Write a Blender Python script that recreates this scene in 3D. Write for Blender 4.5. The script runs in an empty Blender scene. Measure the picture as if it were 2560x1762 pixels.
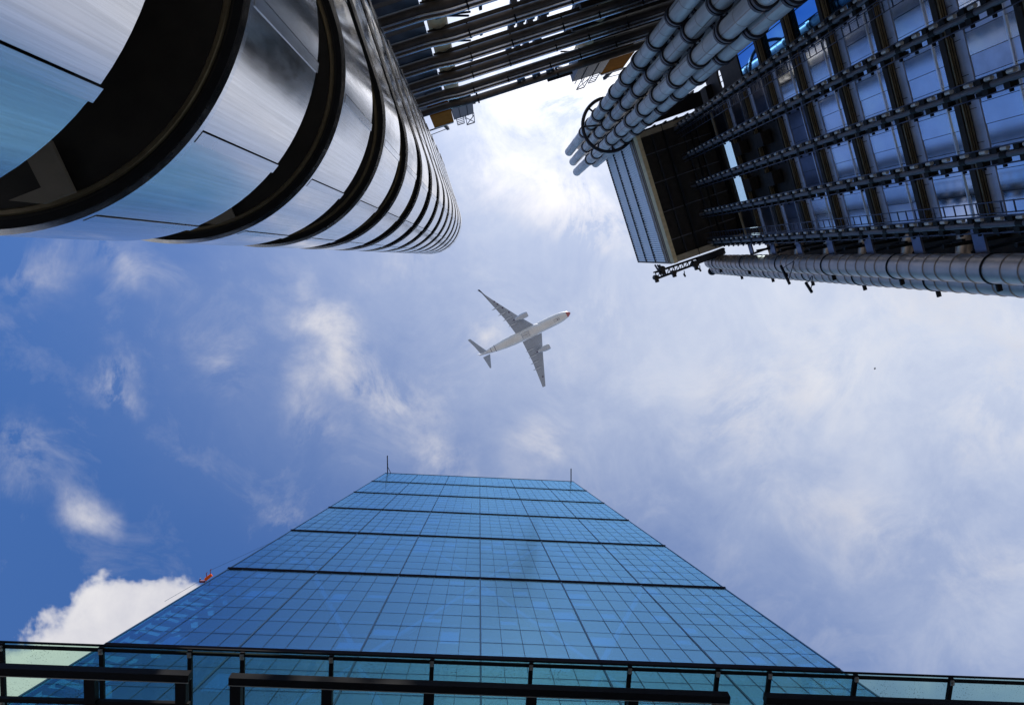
import bpy, bmesh, math, random
from mathutils import Vector, Matrix
random.seed(7)
R_ = math.radians
S = bpy.context.scene
COL = S.collection
H = 1.6                                   # the photographer's eye height; heights below are measured from the eye

# ------------------------------------------------------------------ camera
F_PX, CX, CY = 2560 * 25 / 36, 1280.0, 881.0          # 25 mm lens, photo is 2560 px wide
ZEN = (1218.0, 641.0)                                  # where plumb lines meet in the photo
zc = Vector((ZEN[0] - CX, CY - ZEN[1], -F_PX)).normalized()
xc = Vector((1, 0, 0)); xc = (xc - xc.dot(zc) * zc).normalized()
yc = zc.cross(xc)
ROT = Matrix((xc, yc, zc))
cam_d = bpy.data.cameras.new('camera'); cam_d.lens = 25; cam_d.sensor_width = 36
cam_d.sensor_fit = 'HORIZONTAL'; cam_d.clip_start = .05; cam_d.clip_end = 6000
cam = bpy.data.objects.new('camera', cam_d); COL.objects.link(cam)
cam.matrix_world = Matrix.Translation((0, 0, H)) @ ROT.to_4x4()
S.camera = cam

def ray(x, y):                            # direction towards a photo pixel, z = 1
    d = ROT @ Vector((x - CX, CY - y, -F_PX)); return d / d.z
def at(x, y, z): return ray(x, y) * z     # the point seen there at height z above the eye

# ------------------------------------------------------------------ sun, sky, exposure
SUN_EL, SUN_AZ = 56, 168                  # degrees; azimuth from +Y towards +X
sd = bpy.data.lights.new('sun', 'SUN'); sd.energy = 4.2; sd.angle = R_(.53); sd.color = (1, .95, .88)
sun = bpy.data.objects.new('sun', sd); COL.objects.link(sun)
sv = Vector((math.cos(R_(SUN_EL)) * math.sin(R_(SUN_AZ)), math.cos(R_(SUN_EL)) * math.cos(R_(SUN_AZ)), math.sin(R_(SUN_EL))))
sun.rotation_euler = sv.to_track_quat('Z', 'Y').to_euler()
sun.location = sv * 900
S.view_settings.view_transform = 'Standard'; S.view_settings.look = 'None'
S.view_settings.exposure = 0; S.view_settings.gamma = 1; S.view_settings.use_curve_mapping = False

W = bpy.data.worlds.new('World'); S.world = W; W.use_nodes = True
N = W.node_tree.nodes; L = W.node_tree.links; N.clear()
def nd(t, **k):
    n = N.new(t)
    for a, v in k.items(): setattr(n, a, v)
    return n
def mth(op, a, b=None, c=None, clamp=False):
    n = nd('ShaderNodeMath', operation=op, use_clamp=clamp)
    for i, v in enumerate((a, b, c)):
        if v is None: continue
        if isinstance(v, (int, float)): n.inputs[i].default_value = v
        else: L.new(v, n.inputs[i])
    return n.outputs[0]
out = nd('ShaderNodeOutputWorld'); bg = nd('ShaderNodeBackground'); bg.inputs['Strength'].default_value = .1
L.new(bg.outputs[0], out.inputs[0])
sky = nd('ShaderNodeTexSky', sky_type='NISHITA'); sky.sun_disc = False
sky.sun_elevation = R_(SUN_EL); sky.sun_rotation = R_(SUN_AZ)
sky.air_density = 1.0; sky.dust_density = .6; sky.ozone_density = 2.2; sky.altitude = 50
tc = nd('ShaderNodeTexCoord'); sx = nd('ShaderNodeSeparateXYZ'); L.new(tc.outputs['Generated'], sx.inputs[0])
zz = mth('MAXIMUM', sx.outputs[2], .06)
cp = nd('ShaderNodeCombineXYZ')           # position on a flat cloud layer overhead
L.new(mth('DIVIDE', sx.outputs[0], zz), cp.inputs[0]); L.new(mth('DIVIDE', sx.outputs[1], zz), cp.inputs[1])
PL = cp.outputs[0]
def noise(scale, detail, rough, dist=0, off=(0, 0, 0), src=None):
    m = nd('ShaderNodeMapping'); m.inputs['Location'].default_value = off
    L.new(src or PL, m.inputs[0])
    n = nd('ShaderNodeTexNoise'); n.inputs['Scale'].default_value = scale; n.inputs['Detail'].default_value = detail
    n.inputs['Roughness'].default_value = rough; n.inputs['Distortion'].default_value = dist
    L.new(m.outputs[0], n.inputs['Vector']); return n.outputs[0], n.outputs[1]
# warp the layer a little so that cloud patches get ragged outlines
_, wc = noise(5, 5, .6)
w1 = nd('ShaderNodeVectorMath', operation='SUBTRACT'); L.new(wc, w1.inputs[0]); w1.inputs[1].default_value = (.5, .5, .5)
w2 = nd('ShaderNodeVectorMath', operation='SCALE'); L.new(w1.outputs[0], w2.inputs[0]); w2.inputs['Scale'].default_value = .2
w3 = nd('ShaderNodeVectorMath', operation='ADD'); L.new(PL, w3.inputs[0]); L.new(w2.outputs[0], w3.inputs[1])
WP = w3.outputs[0]
def blob(xd, yd, rx, ry, ang, wt, src=None):   # a soft patch of the cloud layer; place and size mostly read off the photo
    c = ray(xd * 1.1039, yd * 1.1039)
    m = nd('ShaderNodeMapping', vector_type='TEXTURE'); L.new(src or WP, m.inputs[0])
    m.inputs['Location'].default_value = (c.x, c.y, 0); m.inputs['Rotation'].default_value = (0, 0, R_(ang))
    k = 1.1039 / F_PX; m.inputs['Scale'].default_value = (rx * k, ry * k, 1)
    g = nd('ShaderNodeTexGradient', gradient_type='QUADRATIC_SPHERE'); L.new(m.outputs[0], g.inputs[0])
    return mth('MULTIPLY', g.outputs[1], wt)
def total(bl):
    s = bl[0]
    for b in bl[1:]: s = mth('ADD', s, b)
    return s
CUM = total([blob(*b) for b in [
    (258, 1400, 190, 140, -15, 1.45), (80, 1490, 330, 170, -20, 1.9), (420, 1380, 210, 120, -25, 1.4), (60, 1560, 320, 140, 0, 1.3),
    (300, 1480, 400, 165, -20, 1.6), (560, 1560, 500, 200, -20, 1.2)]])
PUFF = total([blob(*b) for b in [
    (215, 1170, 130, 110, -10, .85), (240, 870, 110, 70, -35, .6),
    (800, 800, 110, 230, -35, 1.05), (900, 890, 150, 110, 30, .8), (700, 900, 90, 150, 20, .55), (740, 745, 110, 80, 10, .7),
    (500, 825, 150, 110, 25, .40), (1080, 775, 90, 65, 0, 1.2),
    (1290, 455, 240, 120, 25, 2.2), (1350, 500, 120, 90, 0, 1.4), (1120, 390, 120, 100, 50, .6), (1240, 210, 360, 240, 0, 1.9),
    (920, 600, 150, 90, 0, .4), (990, 1030, 130, 110, 20, .7), (1220, 1000, 130, 120, -40, .5),
    (1660, 960, 240, 170, 30, .7), (1800, 870, 420, 240, 10, .5), (2290, 900, 300, 260, 0, .8), (2080, 700, 520, 200, 0, .6),
    (1900, 1150, 400, 170, 20, .4), (640, 1180, 110, 90, 0, .35), (50, 1040, 200, 150, 0, .3), (300, 590, 220, 120, 20, .35),
    (1050, 1110, 110, 60, 0, .5), (1340, 720, 160, 190, 10, .35), (70, 640, 200, 140, 0, .4), (2230, 1280, 260, 200, 0, .3)]])
VEIL = total([blob(*b, src=PL) for b in [
    (1300, 80, 1200, 800, 0, 1.0), (1900, 750, 1700, 1000, 0, 1.0), (2200, 750, 1100, 700, 0, .75), (1250, -500, 1900, 1100, 0, .55),
    (1250, 700, 1400, 850, 0, .42), (2300, 1400, 1000, 700, 0, .35), (3300, 900, 2600, 2200, 0, .9)]])  # last patch: haze added out of view to whiten the steel's reflections
fb, _ = noise(4.2, 9, .62, .35)
fine, _ = noise(13, 8, .6, .2, (3, 1, 0))
wide, _ = noise(.9, 3, .5, 0, (.7, 2.2, 0))
wide = mth('MULTIPLY', mth('SUBTRACT', wide, .42, clamp=True), .9)   # the same broken cloud goes on outside the picture
wf, _ = noise(7.5, 12, .66, .5, (5, 2, 0))
base = mth('ADD', mth('MULTIPLY', mth('SUBTRACT', fb, .5), 1.5), mth('MULTIPLY', mth('SUBTRACT', fine, .5), .5))
wisp = mth('ADD', mth('MULTIPLY', mth('SUBTRACT', wf, .5), 3.5), .30)
pd = mth('MULTIPLY', PUFF, mth('MAXIMUM', mth('ADD', mth('MULTIPLY', base, 1.1), wisp), 0))
cum = mth('ADD', CUM, mth('ADD', mth('MULTIPLY', base, .75), mth('MULTIPLY', mth('SUBTRACT', wf, .5), 1.0)))
cmr = nd('ShaderNodeMapRange', interpolation_type='SMOOTHSTEP'); L.new(cum, cmr.inputs[0])
cmr.inputs['From Min'].default_value = .40; cmr.inputs['From Max'].default_value = 1.05; cmr.inputs['To Max'].default_value = 1.7
pd = mth('ADD', pd, mth('MULTIPLY', cmr.outputs[0], mth('GREATER_THAN', CUM, .02)))
pd = mth('ADD', pd, mth('MULTIPLY', mth('MAXIMUM', mth('SUBTRACT', wisp, .42), 0), .10))
vd = mth('MULTIPLY', VEIL, mth('MAXIMUM', mth('ADD', mth('ADD', mth('MULTIPLY', base, .75), mth('MULTIPLY', mth('SUBTRACT', wf, .5), 1.1)), 1.0), .15))
puff_c = mth('SUBTRACT', 1, mth('EXPONENT', mth('MULTIPLY', pd, -1.9)), clamp=True)
veil_c = mth('SUBTRACT', 1, mth('EXPONENT', mth('MULTIPLY', vd, -1.0)), clamp=True)
def mixc(f, a, b):
    n = nd('ShaderNodeMix', data_type='RGBA'); L.new(f, n.inputs[0])
    for i, v in ((6, a), (7, b)):
        if isinstance(v, tuple): n.inputs[i].default_value = v
        else: L.new(v, n.inputs[i])
    return n.outputs[2]
# deepen the clear blue a little, as the photo's polarised sky
hs = nd('ShaderNodeHueSaturation'); hs.inputs['Saturation'].default_value = 1.0; hs.inputs['Value'].default_value = 1.0
L.new(sky.outputs[0], hs.inputs['Color'])
tn = nd('ShaderNodeVectorMath', operation='MULTIPLY'); L.new(hs.outputs[0], tn.inputs[0]); tn.inputs[1].default_value = (.68, 1.08, 1.62)
c1 = mixc(veil_c, tn.outputs[0], (7.8, 8.3, 9.3, 1))
shade, _ = noise(9, 6, .6, .3, (1.2, .3, 0))
cloud_c = mixc(mth('MULTIPLY_ADD', mth('SUBTRACT', shade, .5), 2.4, .5, clamp=True), (6.3, 6.3, 7.0, 1), (8.6, 8.4, 8.5, 1))
dt = nd('ShaderNodeVectorMath', operation='DOT_PRODUCT'); L.new(tc.outputs['Generated'], dt.inputs[0]); dt.inputs[1].default_value = sv
gl = mth('POWER', mth('MAXIMUM', dt.outputs['Value'], 0), 14)
fs = nd('ShaderNodeVectorMath', operation='SCALE'); L.new(cloud_c, fs.inputs[0]); L.new(mth('MULTIPLY_ADD', gl, 1.6, 1.0), fs.inputs['Scale'])
c2 = mixc(puff_c, c1, fs.outputs[0])
# glare round the sun scattered by thin cloud
gm = nd('ShaderNodeMix', data_type='RGBA', blend_type='ADD'); gm.inputs[7].default_value = (7.5, 7.4, 7.2, 1)
L.new(gl, gm.inputs[0]); L.new(c2, gm.inputs[6])
L.new(gm.outputs[2], bg.inputs['Color'])

# ------------------------------------------------------------------ materials
def mat(name, col, rough=.5, metal=0, spec=.5, vary=0, vscale=3, stretch=(1, 1, 1), bump=0, rvary=0):
    m = bpy.data.materials.new(name); m.use_nodes = True
    nt = m.node_tree; b = nt.nodes['Principled BSDF']
    b.inputs['Base Color'].default_value = (*col, 1); b.inputs['Roughness'].default_value = rough
    b.inputs['Metallic'].default_value = metal; b.inputs['Specular IOR Level'].default_value = spec
    if vary or bump or rvary:
        tcn = nt.nodes.new('ShaderNodeTexCoord'); mp = nt.nodes.new('ShaderNodeMapping')
        mp.inputs['Scale'].default_value = stretch
        nt.links.new(tcn.outputs['Object'], mp.inputs[0])
        no = nt.nodes.new('ShaderNodeTexNoise'); no.inputs['Scale'].default_value = vscale
        no.inputs['Detail'].default_value = 6; no.inputs['Roughness'].default_value = .6
        nt.links.new(mp.outputs[0], no.inputs['Vector'])
        if vary:
            r = nt.nodes.new('ShaderNodeMapRange'); r.inputs['From Min'].default_value = .3; r.inputs['From Max'].default_value = .7
            r.inputs['To Min'].default_value = 1 - vary; r.inputs['To Max'].default_value = 1 + vary
            nt.links.new(no.outputs[0], r.inputs[0])
            mx = nt.nodes.new('ShaderNodeVectorMath'); mx.operation = 'SCALE'; mx.inputs[0].default_value = col
            nt.links.new(r.outputs[0], mx.inputs['Scale']); nt.links.new(mx.outputs[0], b.inputs['Base Color'])
        if rvary:
            r2 = nt.nodes.new('ShaderNodeMapRange'); r2.inputs['From Min'].default_value = .3; r2.inputs['From Max'].default_value = .7
            r2.inputs['To Min'].default_value = max(.02, rough - rvary); r2.inputs['To Max'].default_value = rough + rvary
            nt.links.new(no.outputs[0], r2.inputs[0]); nt.links.new(r2.outputs[0], b.inputs['Roughness'])
        if bump:
            bp = nt.nodes.new('ShaderNodeBump'); bp.inputs['Strength'].default_value = bump; bp.inputs['Distance'].default_value = .02
            nt.links.new(no.outputs[0], bp.inputs['Height']); nt.links.new(bp.outputs[0], b.inputs['Normal'])
    return m

def glass(name, tint, refl, ior, dirt=0, dcol=(.05, .06, .05), rough=0.0, wave=0):
    m = bpy.data.materials.new(name); m.use_nodes = True
    nt = m.node_tree; nt.nodes.clear(); o = nt.nodes.new('ShaderNodeOutputMaterial')
    tr = nt.nodes.new('ShaderNodeBsdfTransparent'); tr.inputs[0].default_value = (*tint, 1)
    gl = nt.nodes.new('ShaderNodeBsdfGlossy'); gl.inputs['Color'].default_value = (*refl, 1); gl.inputs['Roughness'].default_value = rough
    fr = nt.nodes.new('ShaderNodeFresnel'); fr.inputs['IOR'].default_value = ior
    geo = nt.nodes.new('ShaderNodeNewGeometry')
    # the same reflectance from both faces of a pane
    io = nt.nodes.new('ShaderNodeMix'); io.data_type = 'FLOAT'; io.inputs[2].default_value = ior; io.inputs[3].default_value = 1 / ior
    nt.links.new(geo.outputs['Backfacing'], io.inputs[0]); nt.links.new(io.outputs[0], fr.inputs['IOR'])
    tcn = nt.nodes.new('ShaderNodeTexCoord')
    if wave:
        no = nt.nodes.new('ShaderNodeTexNoise'); no.inputs['Scale'].default_value = .35; no.inputs['Detail'].default_value = 2
        nt.links.new(geo.outputs['Position'], no.inputs['Vector'])
        bp = nt.nodes.new('ShaderNodeBump'); bp.inputs['Strength'].default_value = wave; bp.inputs['Distance'].default_value = .05
        nt.links.new(no.outputs[0], bp.inputs['Height']); nt.links.new(bp.outputs[0], gl.inputs['Normal'])
    mx = nt.nodes.new('ShaderNodeMixShader')
    nt.links.new(fr.outputs[0], mx.inputs[0]); nt.links.new(tr.outputs[0], mx.inputs[1]); nt.links.new(gl.outputs[0], mx.inputs[2])
    last = mx
    if dirt:
        vo = nt.nodes.new('ShaderNodeTexVoronoi'); vo.inputs['Scale'].default_value = 34
        no = nt.nodes.new('ShaderNodeTexNoise'); no.inputs['Scale'].default_value = 3; no.inputs['Detail'].default_value = 5
        nt.links.new(geo.outputs['Position'], vo.inputs['Vector']); nt.links.new(geo.outputs['Position'], no.inputs['Vector'])
        lt = nt.nodes.new('ShaderNodeMath'); lt.operation = 'SUBTRACT'; lt.inputs[0].default_value = 0.31
        nt.links.new(vo.outputs['Distance'], lt.inputs[1])
        m1 = nt.nodes.new('ShaderNodeMapRange'); m1.inputs['From Min'].default_value = 0.05; m1.inputs['From Max'].default_value = .2
        nt.links.new(lt.outputs[0], m1.inputs[0])
        m2 = nt.nodes.new('ShaderNodeMapRange'); m2.inputs['From Min'].default_value = .40; m2.inputs['From Max'].default_value = .66
        nt.links.new(no.outputs[0], m2.inputs[0])
        mm = nt.nodes.new('ShaderNodeMath'); mm.operation = 'MULTIPLY'
        nt.links.new(m1.outputs[0], mm.inputs[0]); nt.links.new(m2.outputs[0], mm.inputs[1])
        m3 = nt.nodes.new('ShaderNodeMath'); m3.operation = 'MULTIPLY'; m3.inputs[1].default_value = dirt
        nt.links.new(mm.outputs[0], m3.inputs[0])
        df = nt.nodes.new('ShaderNodeBsdfDiffuse'); df.inputs[0].default_value = (*dcol, 1)
        mx2 = nt.nodes.new('ShaderNodeMixShader')
        nt.links.new(m3.outputs[0], mx2.inputs[0]); nt.links.new(mx.outputs[0], mx2.inputs[1]); nt.links.new(df.outputs[0], mx2.inputs[2])
        last = mx2
    nt.links.new(last.outputs[0], o.inputs[0])
    return m

def brushed(name, col, rough):
    """stainless sheet rolled upright: fine vertical scratches that smear reflections sideways"""
    m = bpy.data.materials.new(name); m.use_nodes = True
    nt = m.node_tree; b = nt.nodes['Principled BSDF']
    b.inputs['Metallic'].default_value = 1
    tcn = nt.nodes.new('ShaderNodeTexCoord')
    def nz(sc, st, det):
        mp = nt.nodes.new('ShaderNodeMapping'); mp.inputs['Scale'].default_value = st
        nt.links.new(tcn.outputs['Object'], mp.inputs[0])
        no = nt.nodes.new('ShaderNodeTexNoise'); no.inputs['Scale'].default_value = sc; no.inputs['Detail'].default_value = det
        no.inputs['Roughness'].default_value = .7
        nt.links.new(mp.outputs[0], no.inputs['Vector']); return no.outputs[0]
    s1 = nz(30, (1, 1, .012), 4); s2 = nz(1.1, (1, 1, .35), 4)
    r = nt.nodes.new('ShaderNodeMapRange'); r.inputs['From Min'].default_value = .35; r.inputs['From Max'].default_value = .75
    r.inputs['To Min'].default_value = 1.06; r.inputs['To Max'].default_value = .80
    nt.links.new(s1, r.inputs[0])
    mx = nt.nodes.new('ShaderNodeVectorMath'); mx.operation = 'SCALE'; mx.inputs[0].default_value = col
    nt.links.new(r.outputs[0], mx.inputs['Scale']); nt.links.new(mx.outputs[0], b.inputs['Base Color'])
    r2 = nt.nodes.new('ShaderNodeMapRange'); r2.inputs['From Min'].default_value = .3; r2.inputs['From Max'].default_value = .7
    r2.inputs['To Min'].default_value = rough * .6; r2.inputs['To Max'].default_value = rough * 1.6
    nt.links.new(s2, r2.inputs[0]); nt.links.new(r2.outputs[0], b.inputs['Roughness'])
    bp = nt.nodes.new('ShaderNodeBump'); bp.inputs['Strength'].default_value = .10; bp.inputs['Distance'].default_value = .004
    ad = nt.nodes.new('ShaderNodeMath'); ad.operation = 'MULTIPLY_ADD'; ad.inputs[1].default_value = 1; ad.inputs[2].default_value = 0
    nt.links.new(s1, ad.inputs[0])
    nt.links.new(ad.outputs[0], bp.inputs['Height']); nt.links.new(bp.outputs[0], b.inputs['Normal'])
    return m

M = dict(
    steel=brushed('brushed_steel', (.87, .83, .78), .17),
    strip=brushed('steel_strip', (.80, .79, .78), .2),
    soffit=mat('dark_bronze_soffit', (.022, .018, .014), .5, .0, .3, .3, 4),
    lip=mat('bronze_rail', (.22, .17, .10), .35, .7, .5, .2, 5),
    black=mat('black_metal', (.009, .009, .010), .6, .0, .12, .3, 6),
    darkglass=mat('dark_glazing', (.006, .006, .007), .08, 0, .5),
    landing=mat('pale_landing_concrete', (.20, .17, .13), .8, 0, .3, .15, 3),
    concrete=mat('warm_concrete', (.64, .49, .28), .8, 0, .3, .2, 2.5, bump=.2),
    beam=mat('beige_beam', (.34, .27, .18), .7, 0, .3, .2, 2),
    bluepane=mat('blue_mirror_glazing', (.84, .90, 1.0), .20, 1, .5, .16, .35, bump=.03),
    bluepane_b=mat('blue_mirror_glazing_dusty', (.74, .80, .95), .32, 1, .5, .22, .5, bump=.04),
    bluepane_c=mat('blue_mirror_glazing_clean', (.90, .95, 1.0), .12, 1, .5, .12, .3, bump=.05),
    vivid=mat('deep_blue_mirror_glazing', (.10, .42, .95), .03, 1, .5),
    clearblue=glass('clear_blue_glass', (.76, .90, .99), (.8, .9, 1), 1.3),
    blind=mat('pale_window_blind', (.34, .35, .35), .8),
    skypane=mat('clear_mirror_glazing', (.66, .72, .86), .02, 1, .5),
    spandrel=mat('blue_grey_steel', (.60, .64, .80), .4, .35, .5, .14, 1.2, (1, 1, .2)),
    dimpane=mat('dull_steel_panel', (.16, .17, .22), .3, 1, .5, .3, .6),
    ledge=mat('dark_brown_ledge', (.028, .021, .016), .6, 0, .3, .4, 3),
    track=mat('dark_blue_grey_rail', (.05, .055, .08), .35, .6, .5, .25, 3),
    pipe=mat('grey_lift_pipe', (.085, .08, .09), .42, .3, .5, .25, 4),
    lug=mat('pale_roller', (.55, .52, .48), .5, .2, .5, .2, 6),
    enamel=mat('pale_grey_enamel', (.52, .50, .48), .45, .1, .4, .30, 2.2, (1, 1, .12)),
    collar=mat('black_collar', (.02, .016, .02), .35, .2, .5, .3, 8),
    ribsteel=mat('ribbed_duct_steel', (.54, .43, .35), .40, 1, .5, .12, 1.5, bump=.05),
    rib=mat('duct_rib_steel', (.33, .28, .24), .4, 1, .5, .2, 4),
    service=mat('brown_grey_service_duct', (.085, .068, .058), .4, .55, .5, .25, 2),
    bright=mat('bright_steel_tube', (.92, .92, .94), .33, 1, .5, .1, 4),
    amber=mat('amber_crane_paint', (.30, .105, .004), .8, 0, .03, .2, 2),
    dim=mat('dark_blue_grey_metal', (.018, .019, .026), .45, .2, .5, .3, 2),
    louvre=mat('pale_louvre_metal', (.84, .84, .85), .5, .1, .5, .08, 2),
    mull=mat('tower_mullion', (.03, .06, .11), .8, 0, 0),
    tierbar=mat('tower_black_band', (.006, .006, .010), .8, 0, 0),
    brace=mat('pale_painted_brace', (.24, .24, .24), .6, 0, .2),
    slab=mat('grey_floor_slab', (.06, .07, .08), .8, 0, .3, .2, .3),
    core=mat('tower_core', (.05, .07, .09), .8, 0, .3),
    pane=glass('tower_glass', (.30, .57, .80), (.33, .68, .97), 2.2, rough=.17, wave=.03),
    sidepane=glass('tower_side_glass', (.62, .82, .84), (.6, .8, .95), 1.4),
    canopy=glass('green_canopy_glass', (.77, .90, .81), (.5, .8, .7), 1.35, dirt=.75),
    frame=mat('black_canopy_frame', (.005, .005, .007), .7, 0, .12, .3, 5),
    wire=mat('pale_edge_steel', (.30, .28, .25), .4, .6, .5),
    fus=mat('white_aircraft_paint', (.70, .685, .67), .45, 0, .3, .08, .25),
    wing=mat('grey_wing_paint', (.33, .36, .42), .5, 0, .3, .08, .3),
    nacelle=mat('pale_nacelle_paint', (.50, .52, .57), .35, .1, .5, .05, .5),
    red=mat('red_nose_paint', (.42, .11, .10), .4),
    stripe=mat('dark_tail_stripe', (.08, .045, .10), .5),
    cradle=mat('orange_cradle_paint', (.80, .11, .01), .8, 0, .05, .15, 5),
    maroon=mat('maroon_cradle_motor', (.16, .02, .05), .5),
    ground=mat('pale_paving', (.28, .27, .255), .85, 0, .3, .15, .4),
    bird=mat('bird_feathers', (.05, .05, .055), .8),
)

# ------------------------------------------------------------------ object helpers
ORG = {}
class MB:
    """collects simple solids into one mesh; coordinates are in the thing's own frame, heights from the eye"""
    def __init__(s): s.v = []; s.f = []; s.sm = []
    def quad_prism(s, base, ext):
        """solid from a 4-gon (list of 4 vectors) pushed along ext"""
        i = len(s.v); base = [Vector(b) for b in base]; e = Vector(ext)
        s.v += base + [b + e for b in base]
        s.f += [(i+3, i+2, i+1, i), (i+4, i+5, i+6, i+7)] + [(i+k, i+(k+1) % 4, i+4+(k+1) % 4, i+4+k) for k in range(4)]
        s.sm += [False] * 6; return s
    def box(s, x0, x1, y0, y1, z0, z1):
        return s.quad_prism([(x0, y0, z0), (x1, y0, z0), (x1, y1, z0), (x0, y1, z0)], (0, 0, z1 - z0))
    def bar(s, p, q, w, h=None, up=(0, 0, 1)):
        p, q = Vector(p), Vector(q); h = h or w; d = (q - p).normalized(); up = Vector(up)
        if abs(d.dot(up)) > .97: up = Vector((1, 0, 0))
        a = d.cross(up).normalized() * w / 2; b = a.cross(d).normalized() * h / 2
        return s.quad_prism([p - a - b, p + a - b, p + a + b, p - a + b], q - p)
    def tube(s, p, q, r, n=12, r2=None, caps=True):
        p, q = Vector(p), Vector(q); d = (q - p).normalized(); r2 = r if r2 is None else r2
        u = d.orthogonal().normalized(); w = d.cross(u); i = len(s.v)
        for c, rr in ((p, r), (q, r2)):
            for k in range(n):
                t = 2 * math.pi * k / n; s.v.append(c + (u * math.cos(t) + w * math.sin(t)) * rr)
        for k in range(n):
            s.f.append((i+k, i+(k+1) % n, i+n+(k+1) % n, i+n+k)); s.sm.append(True)
        if caps:
            s.f += [tuple(i+n-1-k for k in range(n)), tuple(i+n+k for k in range(n))]; s.sm += [False, False]
        return s
    def path(s, pts, r, n=8):
        pts = [Vector(p) for p in pts]; i = len(s.v); m = len(pts)
        for j, p in enumerate(pts):
            d = (pts[min(j+1, m-1)] - pts[max(j-1, 0)]).normalized()
            ref = Vector((0, 0, 1)) if abs(d.z) < .9 else Vector((1, 0, 0))
            u = d.cross(ref).normalized(); w = d.cross(u)
            for k in range(n):
                t = 2 * math.pi * k / n; s.v.append(p + (u * math.cos(t) + w * math.sin(t)) * r)
        for j in range(m - 1):
            for k in range(n):
                a = i + j*n + k; b = i + j*n + (k+1) % n
                s.f.append((a, b, b + n, a + n)); s.sm.append(True)
        s.f += [tuple(i+n-1-k for k in range(n)), tuple(i+(m-1)*n+k for k in range(n))]; s.sm += [False, False]
        return s
    def lathe(s, c, ax, prof, n=24):
        """prof: (distance along axis, radius)"""
        c = Vector(c); d = Vector(ax).normalized(); u = d.orthogonal().normalized(); w = d.cross(u); i = len(s.v)
        for h, r in prof:
            for k in range(n):
                t = 2 * math.pi * k / n; s.v.append(c + d * h + (u * math.cos(t) + w * math.sin(t)) * r)
        for j in range(len(prof) - 1):
            for k in range(n):
                a = i + j*n + k; b = i + j*n + (k+1) % n
                s.f.append((a, b, b + n, a + n)); s.sm.append(True)
        s.f += [tuple(i+n-1-k for k in range(n)), tuple(i+(len(prof)-1)*n+k for k in range(n))]; s.sm += [False, False]
        return s
    def strip(s, inner, outer, z0, z1):
        """solid between two plan curves"""
        i = len(s.v); n = len(inner)
        for pts, z in ((inner, z0), (outer, z0), (outer, z1), (inner, z1)):
            s.v += [Vector((p[0], p[1], z)) for p in pts]
        for k in range(n - 1):
            for a in range(4):
                b = (a + 1) % 4
                s.f.append((i + a*n + k, i + a*n + k+1, i + b*n + k+1, i + b*n + k)); s.sm.append(a in (1, 3))
        s.f += [(i, i+n, i+2*n, i+3*n), (i+n-1, i+4*n-1, i+3*n-1, i+2*n-1)]; s.sm += [False, False]
        return s
    def loft(s, secs, smooth=True):
        i = len(s.v); n = len(secs[0])
        for q in secs: s.v += [Vector(p) for p in q]
        for j in range(len(secs) - 1):
            for k in range(n):
                a = i + j*n + k; b = i + j*n + (k+1) % n
                s.f.append((a, b, b+n, a+n)); s.sm.append(smooth)
        s.f += [tuple(i+n-1-k for k in range(n)), tuple(i+(len(secs)-1)*n+k for k in range(n))]; s.sm += [False, False]
        return s
    def mesh(s, name, m, org=Vector()):
        me = bpy.data.meshes.new(name)
        me.from_pydata([tuple(v - org) for v in s.v], [], s.f)
        me.polygons.foreach_set('use_smooth', s.sm)
        bm = bmesh.new(); bm.from_mesh(me); bmesh.ops.recalc_face_normals(bm, faces=bm.faces); bm.to_mesh(me); bm.free()
        me.set_sharp_from_angle(angle=R_(38)); me.materials.append(M[m]); return me
    def build(s, name, m, parent=None, loc=None):
        org = ORG[parent.name] if parent else Vector()
        o = bpy.data.objects.new(name, s.mesh(name, m, org)); COL.objects.link(o)
        if parent: o.parent = parent; ORG[o.name] = org
        if loc: o.location = loc
        return o
    def piece(s, name, m, parent, loc=(0, 0, 0)):
        """a small mesh made round its own origin and put at loc (thing frame)"""
        o = bpy.data.objects.new(name, s.mesh(name, m)); COL.objects.link(o)
        o.parent = parent; o.location = Vector(loc) - ORG[parent.name]; ORG[o.name] = ORG[parent.name]
        return o
def again(o, loc, parent=None, rz=None):
    c = o.copy(); COL.objects.link(c)
    if parent: c.parent = parent
    c.location = Vector(loc) - ORG[c.parent.name]; ORG[c.name] = ORG[c.parent.name]
    if rz is not None: c.rotation_euler.z = rz
    return c
def thing(name, label, cat, org=(0, 0, -H), rz=0, group=None):
    o = bpy.data.objects.new(name, None); COL.objects.link(o); o.empty_display_size = .5
    org = Vector(org); o.location = Matrix.Rotation(rz, 3, 'Z') @ org + Vector((0, 0, H)); o.rotation_euler = (0, 0, rz)
    o['label'] = label; o['category'] = cat
    if group: o['group'] = group
    ORG[o.name] = org; return o
def lab(o, t): o['label'] = t; return o

# ------------------------------------------------------------------ ground
g = MB().quad_prism([(-2500, -2500, -H - .5), (2500, -2500, -H - .5), (2500, 2500, -H - .5), (-2500, 2500, -H - .5)], (0, 0, .5))
go = bpy.data.objects.new('ground', g.mesh('ground', 'ground')); COL.objects.link(go); go.location = (0, 0, H)
go['kind'] = 'structure'; go['label'] = 'pale stone paving round the towers'

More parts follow.
